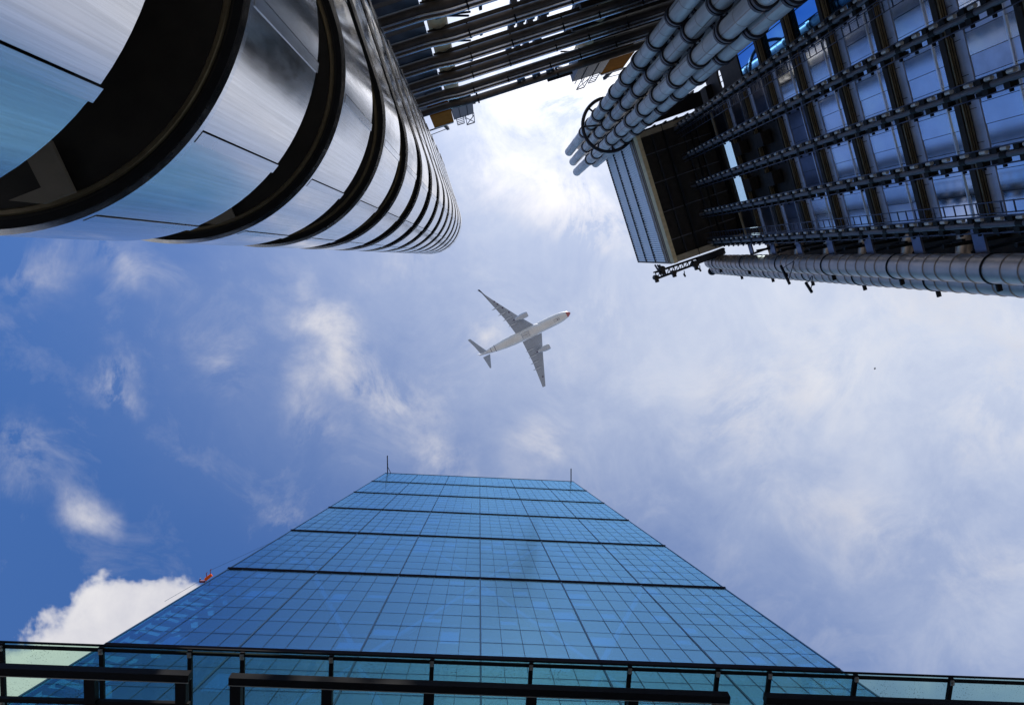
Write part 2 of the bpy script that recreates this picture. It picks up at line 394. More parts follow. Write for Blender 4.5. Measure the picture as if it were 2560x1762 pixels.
# ================================================================== leaning glass tower
B0, B1 = at(259.5, 1612, 54.7), at(2103.5, 1676, 54.7)
UU = Vector((-.012, .2262, 1.0)); WV = B1 - B0; WL = WV.length; HV = WV / WL
NV = HV.cross(UU).normalized()
if NV.y > 0: NV = -NV
ZB, TIER, FL = 54.7, 28.0, 4.0
def FP(s, z, off=0): return B0 + WV * s + UU * (z - ZB) + NV * off
ZT = ZB + 6 * TIER
tower = thing('glass_tower', 'tall leaning blue glass skyscraper tapering away above the green canopy', 'skyscraper', (FP(.5, -H).x, FP(.5, -H).y, -H))
maj = [0, .1735, .3365, .5, .6635, .8265, 1]
cols = [0.0]
for k in range(6):
    wts = [1] * 6 if k in (0, 5) else {1: [1, 1, 1, 1, 1.33], 2: [1.33, 1, 1, 1, 1], 3: [1, 1, 1, 1, 1.33], 4: [1.33, 1, 1, 1, 1]}[k]
    t = sum(wts); a = 0
    for w in wts: a += w; cols.append(maj[k] + (maj[k+1] - maj[k]) * a / t)
GAP = .012
proto = {}
def pane_at(c, z):
    w = round((cols[c+1] - cols[c]) * WL, 2)
    p = FP(cols[c], z)
    if w not in proto:
        m = MB().quad_prism([HV * GAP + UU * GAP, HV * (w - GAP) + UU * GAP, HV * (w - GAP) + UU * (FL - GAP), HV * GAP + UU * (FL - GAP)], -NV * .02)
        proto[w] = m.piece('glass_pane', 'pane', tower, p)
    else: again(proto[w], p).rotation_euler = [random.uniform(-.003, .003) for _ in range(3)]   # panes never sit quite true
rows = [ZB + i * FL for i in (-2, -1)] + [ZB + i * FL for i in range(7)]
cnt = 0; NC = len(cols) - 1; rest = MB()
for z in [ZB + i * FL for i in range(-11, 42)]:
    for c in range(NC):
        if z in rows and cnt < 300: pane_at(c, z); cnt += 1
        else:
            p = FP(cols[c], z); w = (cols[c+1] - cols[c]) * WL
            j1, j2 = NV * random.uniform(-.006, .006), NV * random.uniform(-.012, .012)
            rest.quad_prism([p + HV * GAP + UU * GAP, p + HV * (w - GAP) + UU * GAP + j1, p + HV * (w - GAP) + UU * (FL - GAP) + j1 + j2, p + HV * GAP + UU * (FL - GAP) + j2], -NV * .02)
rest.build('upper_glazing', 'pane', tower)['kind'] = 'stuff'
zlo = ZB - 11 * FL
for i, s in enumerate(cols):
    big = any(abs(s - q) < 1e-6 for q in maj)
    w, dp = (.15, .06) if big else (.04, .012)
    MB().bar(FP(s, zlo, .026), FP(s, ZT, .026), w, dp, NV).build('mullion', 'mull', tower)
for i in range(-10, 42):
    z = ZB + i * FL
    if i % 7: MB().bar(FP(0, z, .024), FP(1, z, .024), .04, .010, NV).build('transom', 'mull', tower)
for k in range(0, 6):
    z = ZB + k * TIER
    ins = .0022 if k else -.0015
    b = MB().quad_prism([FP(-ins, z - .22, .06), FP(1 + ins, z - .22, .06), FP(1 + ins, z + .08, .2), FP(-ins, z + .08, .2)], -NV * .3)
    b.build('tier_band', 'tierbar', tower)
# floors and wind bracing behind the glass
YC = FP(.5, ZT).y + 5
for i in range(-10, 42):
    z = ZB + i * FL
    a, b = FP(.045, z, -1.1), FP(.955, z, -1.1)
    MB().quad_prism([a, b, Vector((b.x, YC, z)), Vector((a.x, YC, z))], (0, 0, .45)).build('floor_slab', 'slab', tower)
MB().box(FP(0, 0).x + 1, FP(1, 0).x - 1, YC + .01, YC + 8, -H, ZT + 3).build('core', 'core', tower)
for k in range(-1, 6):
    z0 = ZB + k * TIER + .5; z1 = z0 + TIER - 1
    lo, hi = ([1, 3, 5], [0, 2, 4, 6]) if k % 2 else ([2, 4], [1, 3, 5])
    if k % 2 == 0: lo, hi = [1, 5], [2, 4, 0, 6]
    if k == 0: lo, hi = [2, 4], [1, 3, 5]
    for a in lo:
        for b in hi:
            if abs(a - b) == 1:
                MB().bar(FP(maj[a], z0, -.75), FP(maj[b], z1, -.75), .5, .4, NV).build('diagonal_brace', 'brace', tower)
bl = MB()
for i in range(-2, 30):
    for c in range(2, NC - 2):
        if random.random() < .16:
            z = ZB + i * FL; h = random.choice((.35, .5, .7, 1.0)) * (FL - .7); w = (cols[c+1] - cols[c]) * WL
            p = FP(cols[c], z + FL - .2, -.35); bl.quad_prism([p + HV * .12, p + HV * (w - .12), p + HV * (w - .12) - UU * h, p + HV * .12 - UU * h], -NV * .02)
bl.build('window_blinds', 'blind', tower)['kind'] = 'stuff'
# open lattice along both edges, seen against the sky
for sd_ in (0, 1):
    sx_ = lambda s: s if sd_ == 0 else 1 - s
    e = MB(); n = MB()
    e.bar(FP(sx_(.003), zlo, -.25), FP(sx_(.003), ZT, -.25), .22, .22, NV)
    e.bar(FP(sx_(.030), zlo, -1.2), FP(sx_(.030), ZT, -1.2), .30, .3, NV)
    e.build('edge_column', 'mull', tower)
    for i in range(-4, 42):
        z = ZB + i * FL
        n.bar(FP(sx_(.003), z, -.5), FP(sx_(.06), z, -.8), .35, .3)
        n.bar(FP(sx_(.004), z + 1.3, -.6), FP(sx_(.03), z + 1.6, -1.1), .16, .16)
        n.bar(FP(sx_(.004), z + 2.6, -.6), FP(sx_(.03), z + 2.9, -1.1), .16, .16)
        n.bar(FP(sx_(.032), z + .3, -1.0), FP(sx_(.058), z + 3.6, -1.0), .2, .2)
        n.bar(FP(sx_(.058), z + .3, -1.0), FP(sx_(.032), z + 3.6, -1.0), .2, .2)
    n.build('edge_lattice', 'mull', tower)
    p0, p1 = FP(sd_, zlo, -.06), FP(sd_, ZT, -.06)
    MB().quad_prism([p0, Vector((p0.x, YC, zlo)), Vector((p1.x, YC, ZT)), p1], (.05 if sd_ else -.05, 0, 0)).build('side_glazing', 'sidepane', tower)
MB().bar(FP(-.002, ZT, 0), FP(1.002, ZT, 0), .25, .25, NV).build('roof_edge', 'mull', tower)
a, b = FP(0, ZT, -.3), FP(1, ZT, -.3)
MB().quad_prism([a, b, Vector((b.x, YC, ZT)), Vector((a.x, YC, ZT))], (0, 0, .5)).build('roof', 'slab', tower)
for s, ln, tx in ((.012, 5.7, 'leftmost roof davit, longer and braced'), (.990, 4.2, 'rightmost roof davit, short and bare')):
    b = FP(s, ZT + .3, -1.2); t = b + Vector((0, -ln - 1.2, .5))
    m = MB().tube(b, t, .16, 8).tube(t, t + Vector((0, .3, -.8)), .1, 6)
    if s < .5: m.bar(b + Vector((1.6, 0, 0)), b + Vector((0, -3.4, .3)), .14).bar(b + (t - b) * .5, b + (t - b) * .62 + Vector((.05, 0, 0)), .3)
    lab(m.build('roof_davit', 'tierbar', tower), tx)

# window-cleaning cradle on the left edge
pc = at(515, 1447, 78.0)
cr = thing('cleaning_cradle', 'small orange and maroon window cleaning cradle hanging at the left edge of the glass tower', 'cradle', tuple(pc))
q = pc
ax = (HV * .75 + Vector((0, -.6, .25))).normalized()
MB().bar(q - ax * .1, q + ax * .75, .34, .26).build('basket', 'cradle', cr)
m = MB()
for t in (.1, .62): m.bar(q + ax * t + Vector((0, -.15, 0)), q + ax * t + Vector((-.05, -.62, .1)), .07).bar(q + ax * t + Vector((-.05, -.62, .1)), q + ax * t + Vector((.1, -.72, .1)), .06)
m.build('hoist_arm', 'maroon', cr)
MB().bar(q - ax * .5 + Vector((-.3, -.1, 0)), q - ax * .1 + Vector((0, .2, 0)), .24, .24).bar(q - ax * .5 + Vector((-.3, -.1, 0)), q - ax * .42 + Vector((-.25, -.42, 0)), .09).build('motor', 'maroon', cr)
MB().bar(q + Vector((.02, .1, 0)), q + Vector((0, .85, -.1)), .05).build('bumper', 'tierbar', cr)
t1 = FP(.075, ZT - 84, .6); t0 = FP(-.004, 66, .5)
MB().tube(q + ax * .6 + Vector((0, -.6, .1)), t1, .018, 5).build('rope', 'mull', cr)
MB().tube(q - ax * .5 + Vector((-.3, -.1, 0)), t0, .018, 5).build('rope', 'mull', cr)

# ================================================================== green glass canopy overhead
ZC = 8.0
cn = thing('glass_canopy', 'green glass canopy with black frames along the foot of the glass tower', 'canopy', (0, at(1280, 1650, ZC).y, -H))
A0, A1 = at(-120, 1599, ZC), at(2680, 1701, ZC)
HC = (A1 - A0).normalized(); IN = Vector((-HC.y, HC.x, 0))
def rail_pt(x):                            # where a post seen at photo column x meets the outer rail
    return at(x, 1603 + (x) * (1697 - 1603) / 2560, ZC)
PX = [-110, 8, 257, 477.5, 608.6, 830, 1081, 1328, 1574, 1793, 1922.5, 2137, 2375, 2620]
DEP = 4.2
for i in range(len(PX) - 1):
    a, b = rail_pt(PX[i]), rail_pt(PX[i+1])
    MB().quad_prism([a + IN * .015 + HC * .015, b + IN * .015 - HC * .015, b + IN * DEP - HC * .015, a + IN * DEP + HC * .015], (0, 0, .018)).build('glass_pane', 'canopy', cn)
MB().bar(A0, A1, .02, .02).build('outer_rail', 'frame', cn)
MB().bar(A0 + IN * .05 - Vector((0, 0, .01)), A1 + IN * .05 - Vector((0, 0, .01)), .034, .03).build('edge_beam', 'frame', cn)
for x in PX[1:-1]:
    a = rail_pt(x)
    MB().bar(a - Vector((0, 0, .025)), a + IN * DEP - Vector((0, 0, .025)), .05, .04).build('rafter', 'frame', cn)
    MB().tube(a + IN * (DEP - .15) - Vector((0, 0, .1)), Vector((a.x + IN.x * DEP, a.y + IN.y * (DEP - .15), -H)), .06, 10).build('post', 'frame', cn)
ZF = 7.35
cl = None
for x in PX[1:-1]:
    a = rail_pt(x)
    for t_ in (.05, .32, .75, 1.3):
        p = a + IN * t_ - Vector((0, 0, .055))
        cl = again(cl, p) if cl else MB().box(-.022, .022, -.03, .03, -.012, .02).tube((0, 0, -.03), (0, 0, -.012), .012, 8).piece('glass_clamp', 'wire', cn, p)
def barpx(p, q, wpx, dep, z=ZF): return MB().bar(at(*p, z), at(*q, z), wpx * z / F_PX, dep)
FR = [(-140, 475, 1672, [-40, 228, 455]), (575, 1822, 1696, [591, 819, 1073, 1329, 1582, 1806]), (1912, 2700, 1745, [1934, 2160, 2400, 2640])]
sl = .0375
for x0, x1, y0, legs in FR:
    yb = lambda x: y0 + (x - max(x0, 0)) * sl
    barpx((x0, yb(x0)), (x1, yb(x1)), 20, .10).build('frame_head', 'frame', cn)
    dn = Vector((0, 0, .05)); 
    MB().bar(at(x0, yb(x0) + 10, ZF) - dn, at(x1, yb(x1) + 10, ZF) - dn, .008, .008).build('frame_edge', 'wire', cn)
    for lx in legs:
        p = at(lx, yb(lx) + 12, ZF); MB().bar(p, p + IN * 2.4, .115, .09).build('frame_leg', 'frame', cn)
    barpx((x0, yb(x0) + 76), (x1, yb(x1) + 70), 11, .05).build('frame_sill', 'frame', cn)

# ================================================================== rounded steel stair tower
TS = R_(-18.0)
def toL(p, th): c, s = math.cos(th), math.sin(th); return Vector((p[0]*c + p[1]*s, -p[0]*s + p[1]*c, p[2] if len(p) > 2 else 0))
C0 = toL((-4.734, -2.828, 0), TS); RR, LS = 2.633, 4.6
st = thing('stair_tower', 'round ended stair tower banded in brushed steel at the upper left', 'stair tower', (C0.x, C0.y, -H), TS)
def plan(r, t):
    """t < 0: right-hand straight side (metres), 0..180: the round end in degrees, beyond: left-hand straight side"""
    if t < 0: return (C0.x + r, C0.y + t)
    if t > 180: return (C0.x - r, C0.y - (t - 180))
    return (C0.x + r * math.cos(R_(t)), C0.y + r * math.sin(R_(t)))
def run(r, t0, t1):
    ts = [t0]; t = t0
    while t < t1 - 1e-6:
        st_ = 3.0 if 0 <= t < 180 else 1.0
        t = min(t1, (0 if t < 0 and t + st_ > 0 else (180 if t < 180 and t + st_ > 180 else t + st_)))
        ts.append(t)
    return [plan(r, t) for t in ts]
def ang_at(px, py, z):                    # plan angle of the shell point seen at a pixel
    p = toL(at(px, py, z), TS); return math.degrees(math.atan2(p.y - C0.y, p.x - C0.x))
FLH, Z1, BH = 4.22, 6.94, 2.52
TJ = [-LS, -2.3, ang_at(798, 170.4, 9.46), ang_at(488, 341, 6.94), ang_at(208, 545, 6.94), 128, 180, 182.3, 180 + LS]
TJ[2] = max(6, min(40, TJ[2]))
print('joint angles', [round(t, 1) for t in TJ])
for k in range(-2, 13):
    z0 = Z1 + FLH * k; z1 = z0 + BH
    for i in range(len(TJ) - 1):
        t0, t1 = TJ[i], TJ[i+1]
        if k < -1 and i not in (1, 2, 3, 4): continue
        MB().strip(run(RR - .06, t0 + (1.4 if i else .1), t1 - (1.75 if i < len(TJ) - 2 else .1)), run(RR, t0 + (1.4 if i else .1), t1 - (1.75 if i < len(TJ) - 2 else .1)), z0 + .10, z1).build('steel_panel', 'steel', st)
        if 0 < i < len(TJ) - 1:
            dw = 1.35
            MB().strip(run(RR - .02, t0 - dw, t0 + dw), run(RR + .012, t0 - dw, t0 + dw), z0 + .10, z1 + .04).build('cover_strip', 'strip', st)
    MB().strip(run(RR - .05, -LS, 180 + LS), run(RR + .006, -LS, 180 + LS), z0, z0 + .085).build('edge_strip', 'strip', st)
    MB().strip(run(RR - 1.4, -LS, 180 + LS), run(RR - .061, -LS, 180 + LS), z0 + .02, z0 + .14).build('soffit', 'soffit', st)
    MB().path([Vector((*p, z0 + .0)) for p in run(RR - .20, -LS, 180 + LS)], .035, 6).build('bead', 'lip', st)
    MB().strip(run(RR - .13, -LS, 180 + LS), run(RR - .052, -LS, 180 + LS), z0 - .02, z0 + .015).build('drip_edge', 'black', st)
    MB().strip(run(RR - 1.42, -LS, 180 + LS), run(RR - 1.3, -LS, 180 + LS), z0 + .14, z0 + FLH + .02).build('recessed_glazing', 'darkglass', st)
    MB().strip(run(RR - 1.3, -LS, 180 + LS), run(RR - .061, -LS, 180 + LS), z1 - .2, z1 - .1).build('sill', 'black', st)
    if k >= -1:
        # corner of a pale stair landing under the band above
        za = z0 + FLH - Z1 - .04; lm = MB()
        for qd in ([(131, 352), (191.7, 481), (109, 470), (62, 378)], [(191.7, 481), (113, 511), (28, 502), (109, 470)]):
            lm.quad_prism([toL(at(px, py, 6.9), TS) + Vector((0, 0, za)) for px, py in qd], (0, 0, .05))
        lm.build('landing', 'landing', st)
ZTOP = Z1 + FLH * 12 + BH
MB().strip(run(RR - 1.4, -LS, 180 + LS), run(RR - .01, -LS, 180 + LS), ZTOP + .02, ZTOP + .10).build('roof_rim', 'strip', st)
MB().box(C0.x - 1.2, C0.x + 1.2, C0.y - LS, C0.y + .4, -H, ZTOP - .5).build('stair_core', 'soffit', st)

# ================================================================== open service frame behind it
TA = R_(-17.5)
sf = thing('service_frame', 'dark open service frame of stacked ducts spanning the top centre', 'building', (7, -12.3, -H), TA)
def kink(a, b):                            # the runs step outwards past the first column
    t = min(1, max(0, (a - .2) / 1.7)); t = t * t * (3 - 2 * t); return b + .13 * t - .05
XS = [-3.2, -1.6, -.6, .2, .6, 1.0, 1.4, 1.9, 3, 6, 9, 12, 15, 18.5]
for k in range(-5, 6):
    z = 34.65 + 4.25 * k
    top = k == 5
    MB().path([(a, kink(a, -11.62), z + .15) for a in XS], .25 if not top else .27, 14).build('duct', 'service', sf)
    if not top:
        MB().path([(a, kink(a, -11.34), z + .05) for a in XS], .05, 6).build('bright_rail', 'bright', sf)
        MB().path([(a, kink(a, -11.14), z + .10) for a in XS], .05, 6).build('bright_rail', 'bright', sf)
        t = MB()
        for i in range(len(XS) - 1):
            a, b = XS[i], XS[i+1]
            t.quad_prism([(a, kink(a, -11.33), z + .09), (b, kink(b, -11.33), z + .09), (b, kink(b, -11.15), z + .13), (a, kink(a, -11.15), z + .13)], (0, 0, .12))
        t.build('cable_tray', 'service', sf)
        for a in (2.6, 5.1, 8.2, 10.4, 13): MB().box(a, a + .07, -11.75, -11.02, z - .06, z + .24).build('duct_clamp', 'black', sf)
    else:
        for a in (2.9, 9.2): MB().box(a, a + .1, -11.95, -11.2, z - .1, z + .5).build('duct_clamp', 'black', sf)
    zg = z + .6
    # left: dark plant behind the run, a dull glazed strip over it
    MB().box(-3.2, .55, -12.5, -12.3, zg - .4, zg + 3.3).build('back_wall', 'dim', sf)
    MB().box(-1.3, .1, -12.29, -12.24, zg + 2.0, zg + 2.55).build('glazed_strip', 'spandrel', sf)
    MB().box(-1.6, .5, -12.22, -12.12, zg + 1.0, zg + 1.15).build('wall_pipe', 'pipe', sf)
    # middle: rails and posts against the sky
    if k < 4:
        (MB().box(.56, 9.49, -12.1, -11.75, z + .42, z + .52).build('walkway', 'ledge', sf) if k < 4 else None)
        MB().bar((1.9, -12.05, zg + 2.0), (5.2, -12.05, zg + 2.0), .05).build('rail', 'black', sf)
        MB().bar((1.9, -12.05, zg + 2.7), (5.2, -12.05, zg + 2.7), .05).build('rail', 'black', sf)
        MB().box(3.42, 3.58, -12.12, -12.0, zg, zg + 3.3).build('rail_post', 'dim', sf)
        for i, a in enumerate((5.2, 5.78, 6.36, 7.05)):
            MB().box(a, a + (.34 if i < 3 else .5), -12.35, -12.0, zg - .2, zg + 3.4).build('plate', 'dim', sf)
        MB().bar((5.2, -12.2, zg + 2.2), (8.0, -12.2, zg + 2.2), .09).build('rail', 'dim', sf)
        MB().box(7.6, 9.4, -12.62, -12.5, zg + 1.9, zg + 3.5).build('grating_panel', 'dim', sf)
    for s_, a0 in ((1, 1.25), (1, 11.3)):
        for dx, dz in ((-2.0, -.4), (-1.9, .3), (1.7, .5), (1.6, 1.0)):
            p = Vector((a0, -11.95, zg + 1.9)); MB().bar(p, p + Vector((dx, -.1, 1.4 * (-1 if dx < 0 else .55) + dz)), .085).build('brace', 'black', sf)
        MB().box(a0 - .14, a0 + .14, -12.05, -11.88, zg + 1.6, zg + 2.2).build('brace_node', 'black', sf)
    # right: dark rooms
    MB().box(9.5 if k < 4 else 11.6, 18.5, -12.75, -12.5, zg - .6, zg + 3.4).build('back_wall', 'dim', sf)
    MB().box(9.6 if k < 4 else 11.7, 18.5, -12.5, -11.95, zg - .2, zg + .05).build('floor_edge', 'ledge', sf)
for a in (1.25, 11.5): MB().tube((a, -12.55, -H), (a, -12.55, 56.6), .55, 24).build('concrete_column', 'concrete', sf)
zt = 34.65 + 4.25 * 5
for a in (6.15, 7.35, 8.45):
    m = MB().box(a, a + .22, -11.9, -11.6, zt - 3.4, zt)
    m.bar((a + .2, -11.75, zt - .75), (a + .55, -11.75, zt - .1), .18); m.build('portal_post', 'black', sf)
m = MB()
for i in range(6): m.bar((8.75 + .09 * i, -11.75, zt - 3.2 + .1 * i), (8.9 + .09 * i, -11.75, zt - .5), .03)
m.build('ladder', 'track', sf)
MB().bar((9.1, -11.8, zt - 2.3), (11.2, -11.8, zt - 2.9), .42, .3).build('yellow_tray', 'amber', sf)
MB().box(8.4, 10.4, -11.3, -11.12, zt + .25, zt + .4).build('walkway_rail', 'dim', sf)

# roof cranes standing on the service frame
def crane(name, label, a0, mirror, zb, w1, w2):
    c = thing(name, label, 'crane', (a0, -11.9, zb), TA, 'amber roof cranes on the service frame')
    s = -1 if mirror else 1
    X = lambda u: a0 + s * u
    def bx(u0, u1, y0, y1, z0, z1): u0, u1 = sorted((X(u0), X(u1))); return MB().box(u0, u1, y0, y1, z0, z1)
    bx(0, w1, -12.6, -11.45, zb + .6, zb + 5.6).build('cab', 'amber', c)
    bx(.05, w1 - .05, -11.44, -11.38, zb + 5.3, zb + 5.62).build('cab_trim', 'lug', c)
    bx(w1 + .05, w1 + w2, -12.7, -11.42, zb - .1, zb + 4.6).build('winch_house', 'dim', c)
    for u in (.34, .7): bx(w1 + w2 * u, w1 + w2 * u + .05, -11.42, -11.37, zb, zb + 4.5).build('winch_house_rib', 'black', c)
    cg = MB(); z0, z1 = zb + 4.6, zb + 8.4
    y = -11.4
    us = [w1 + .25, w1 + .85, w1 + 1.05, w1 + 1.75]
    for j, u in enumerate(us):
        zz_ = z1 - (1.2 if j < 2 else 0)
        for yy in (y, y - .5): cg.bar((X(u), yy, z0 - .3), (X(u), yy, zz_), .055)
    for j in range(5): 
        zq = z0 + .4 + j * .75
        if zq < z1 - 1.1: cg.bar((X(us[0]), y, zq), (X(us[1]), y, zq), .045)
    cg.bar((X(us[0]), y, z1 - 1.25), (X(us[1]), y, z1 - 1.25), .06); cg.bar((X(us[2]), y, z1), (X(us[3]), y, z1), .08)
    cg.bar((X(us[2]), y, z0 + .6), (X(us[3]), y, z1 - .2), .05); cg.bar((X(us[3]), y, z0 + .6), (X(us[2]), y, z1 - .2), .05)
    cg.build('access_cage', 'dim', c)
    hk = MB().bar((X(-.9), -11.5, zb + 6.2), (X(w1 * .55), -11.5, zb + 6.2), .10).bar((X(w1 * .5), -11.5, zb + 5.5), (X(w1 * .62), -11.5, zb + 7.9), .24)
    hk.bar((X(w1 * .6), -11.5, zb + 7.8), (X(-1.4), -11.5, zb + 8.6), .05); hk.build('jib', 'black', c)
    return c
crane('roof_crane', 'amber roof crane beside the steel stair tower, cage on its right', -.95, False, 56.15, 1.7, 1.75)
crane('roof_crane', 'amber roof crane half hidden by the white duct bundle, cage on its left', 15.6, True, 56.15, 2.0, 2.6)

# ================================================================== lift block on the right
TB = R_(-18.8)
lb = thing('lift_block', 'dark lift block with rows of blue windows and a louvred plant room at right', 'building', (21, -2, -H), TB)
AF = 21.0
LN = [-10.2, -8.35, -5.6, -2.75, .06, 2.85, 5.72]
ZK = [42.78 + 4.25 * j for j in range(-7, 4)]
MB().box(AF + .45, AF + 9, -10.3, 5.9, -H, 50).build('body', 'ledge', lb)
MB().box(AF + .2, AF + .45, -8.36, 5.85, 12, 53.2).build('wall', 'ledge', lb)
for b0, b1, z0, z1 in ((-5.6, 5.85, 53.2, 56.2), (-5.6, 5.85, 59.75, 60.34), (-5.6, -2.5, 56.21, 59.74), (-.04, .16, 56.21, 59.74), (2.72, 5.85, 56.21, 59.74)):
    MB().box(AF + .21, AF + .45, b0, b1, z0, z1).build('wall', 'ledge', lb)
for j, z in enumerate(ZK):
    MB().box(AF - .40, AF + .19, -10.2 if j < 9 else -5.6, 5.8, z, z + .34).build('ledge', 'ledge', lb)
    for dy, dm in ((.1, .04), (.2, .03), (.3, .04)):
        MB().tube((AF - dy, -10.2 if j < 9 else -5.6, z - dm), (AF - dy, 5.8, z - dm), dm, 6).build('ledge_pipe', 'lip', lb)
def pane(kind, b0, b1, z0, z1, a=AF, name='window_pane'): return MB().box(a, a + .06, b0, b1, z0, z1).build(name, kind, lb)
for j, z in enumerate(ZK):
    for i in range(6):
        b0, b1 = LN[i] + .03, LN[i+1] - .03
        if j >= 9 and i < 2: continue                     # the top of the blind end wall
        dark = (i in (3, 4) and j in (8, 9))
        if dark:
            MB().box(AF - .1, AF + .1, b0 + .1, b0 + .35, z + .4, z + 4.2).build('recess_post', 'beam', lb)
            MB().box(AF - .55, AF + .1, (b0 + b1) / 2 - .6, (b0 + b1) / 2 + .35, z + 2.7, z + 3.9).build('plant_cabinet', 'ledge', lb)
            continue
        if j == 10:
            if i in (3, 4): pane('clearblue', b0 + .1, b1 - .1, z + .6, z + 4.3, AF + .25); continue
            pane('dimpane', b0, b1, z + .36, z + 3.6); MB().box(AF - .08, AF + .05, b0, b1, z + 3.62, z + 3.95).build('head_beam', 'beam', lb); continue
        kind = 'bluepane' if not (j >= 8 or (j == 7 and i in (3, 4))) else 'dimpane'
        if i < 2: kind = 'vivid'
        if i < 2:
            pane(kind, b0 + .1, b1 - .1, z + .5, z + 4.15)
            for q in (.33, .66):
                bb = b0 + (b1 - b0) * q; MB().box(AF - .03, AF - .002, bb - .02, bb + .02, z + .5, z + 4.15).build('glazing_bar', 'black', lb)
            continue
        th = (b1 - b0)
        e = [b0, b0 + th * .19, b0 + th * .52, b0 + th * .83, b1]
        kv = random.choice(('bluepane', 'bluepane', 'bluepane_b', 'bluepane_c')) if kind == 'bluepane' else kind
        for q in range(4): pane(kv if random.random() < .8 else kind, e[q] + .012, e[q+1] - .012, z + .4, z + 3.52, AF + (.0 if q % 2 else .012))
        MB().box(AF - .05, AF - .003, b0, b1, z + 1.12 + j * .05, z + 1.20 + j * .05).build('glazing_rail', 'bright', lb)
        pane('spandrel', b0, b1, z + 3.56, z + 3.80, AF - .03, 'cover_panel')
        for q0, q1 in ((0, .24), (.245, .76), (.765, 1)): pane('spandrel', b0 + th * q0 + .008, b0 + th * q1 - .008, z + 3.83, z + 4.24, AF, 'spandrel_panel')
        for bb in (b0 + .12, b1 - .34): MB().box(AF - .14, AF - .01, bb, bb + .24, z + 3.22, z + 3.54).build('pane_bracket', 'black', lb)
# blind end wall with a round-ended opening to the sky
ez0, ez1 = ZK[9] + .2, 58.6
oc = (-6.85, 55.5); ob, oz = .66, .42
a0, a1 = AF, AF + .16
w = MB()
outer = []; inner = []
NP = 24
for i in range(NP):
    t = 2 * math.pi * i / NP; c, s = math.cos(t), math.sin(t)
    k = max(abs(c), abs(s)); inner.append((oc[0] + ob * max(-1, min(1, c * 1.25)), oc[1] + oz * max(-1, min(1, s * 1.25))))
    bx_ = c / k; bz_ = s / k
    outer.append((oc[0] + (bx_ * (LN[2] - oc[0]) if bx_ > 0 else bx_ * (oc[0] + 9.6)), oc[1] + (bz_ * (ez1 - oc[1]) if bz_ > 0 else bz_ * (oc[1] - ez0))))
i0 = len(w.v)
for ring, aa in ((outer, a0), (inner, a0), (inner, a1), (outer, a1)): w.v += [Vector((aa, p[0], p[1])) for p in ring]
for k in range(NP):
    n = (k + 1) % NP
    for q in range(4):
        r = (q + 1) % 4; w.f.append((i0 + q*NP + k, i0 + q*NP + n, i0 + r*NP + n, i0 + r*NP + k)); w.sm.append(False)
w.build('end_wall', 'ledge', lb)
for q in (-.24, .2): MB().box(AF + .05, AF + .09, oc[0] + q - .025, oc[0] + q + .025, oc[1] - oz, oc[1] + oz).build('opening_bar', 'black', lb)
MB().box(AF - .5, AF + .5, -7.0, -5.75, 57.6, 61.5).build('parapet_block', 'black', lb)
# plant room
MB().box(20.96, 21.46, -5.6, 5.85, 60.35, 61.2).build('slit_plug', 'black', lb)  # black plug added to shut a bright slit between soffit and wall
PZ = 60.0
MB().box(14.95, 20.95, -5.55, 5.6, PZ + .62, PZ + .8).build('soffit', 'ledge', lb)
for a in (16.1, 17.2, 18.7, 19.8): MB().box(a, a + .14, -5.05, 5.08, PZ + .38, PZ + .61).build('soffit_beam', 'dim', lb)
for b in (-3.6, -1.2, 1.3, 3.7): MB().tube((15.1, b, PZ + .33), (20.9, b, PZ + .33), .045, 8).build('soffit_pipe', 'pipe', lb)
MB().box(14.77, 15.1, -5.6, 5.66, PZ, PZ + 1.15).build('edge_beam', 'concrete', lb)
MB().box(15.1, 21, 5.1, 5.62, PZ, PZ + .34).build('side_beam', 'beam', lb)
MB().box(15.1, 21, -5.58, -5.06, PZ, PZ + .34).build('side_beam', 'beam', lb)
for a in (17.0, 19.2): MB().box(a, a + .06, -5.6, 5.64, PZ - .01, PZ + .34).build('beam_joint', 'black', lb)
MB().box(15.1, 20.95, -5.5, 5.55, PZ + .81, 75.2).build('plant_room_body', 'dim', lb)
for zz0 in (61.35, 61.85, 62.4): MB().box(14.85, 15.09, -5.6, 5.66, zz0, zz0 + .18).build('louvre_rail', 'lip', lb)
for t_ in range(3):
    z0 = 63.1 + t_ * 3.9; z1 = z0 + 3.6
    s_ = MB()
    n = 58
    for i in range(n):
        b0 = -5.55 + 11.15 * i / n; s_.quad_prism([(14.80, b0, z0), (14.98, b0 + .02, z0), (14.98, b0 + .165, z0), (14.80, b0 + .145, z0)], (0, 0, z1 - z0))
    s_.build('louvre_bank', 'louvre', lb)
    MB().box(14.99, 15.05, -5.6, 5.66, z0, z1).build('louvre_backing', 'spandrel', lb)
    MB().box(14.76, 15.0, -5.6, 5.66, z1 + .06, z1 + .24).build('louvre_rail', 'black', lb)
    tt = MB()
    for i in range(44):
        b0 = -5.5 + 11.1 * i / 44; tt.box(14.70, 14.79, b0, b0 + .12, z1 - .38, z1 + .04)
    tt.build('louvre_hooks', 'black', lb)
for bb in (-5.62, 5.68): MB().box(14.8, 15.2, bb - .05, bb + .05, PZ + 1.2, 75.0).build('corner_trim', 'lip', lb)
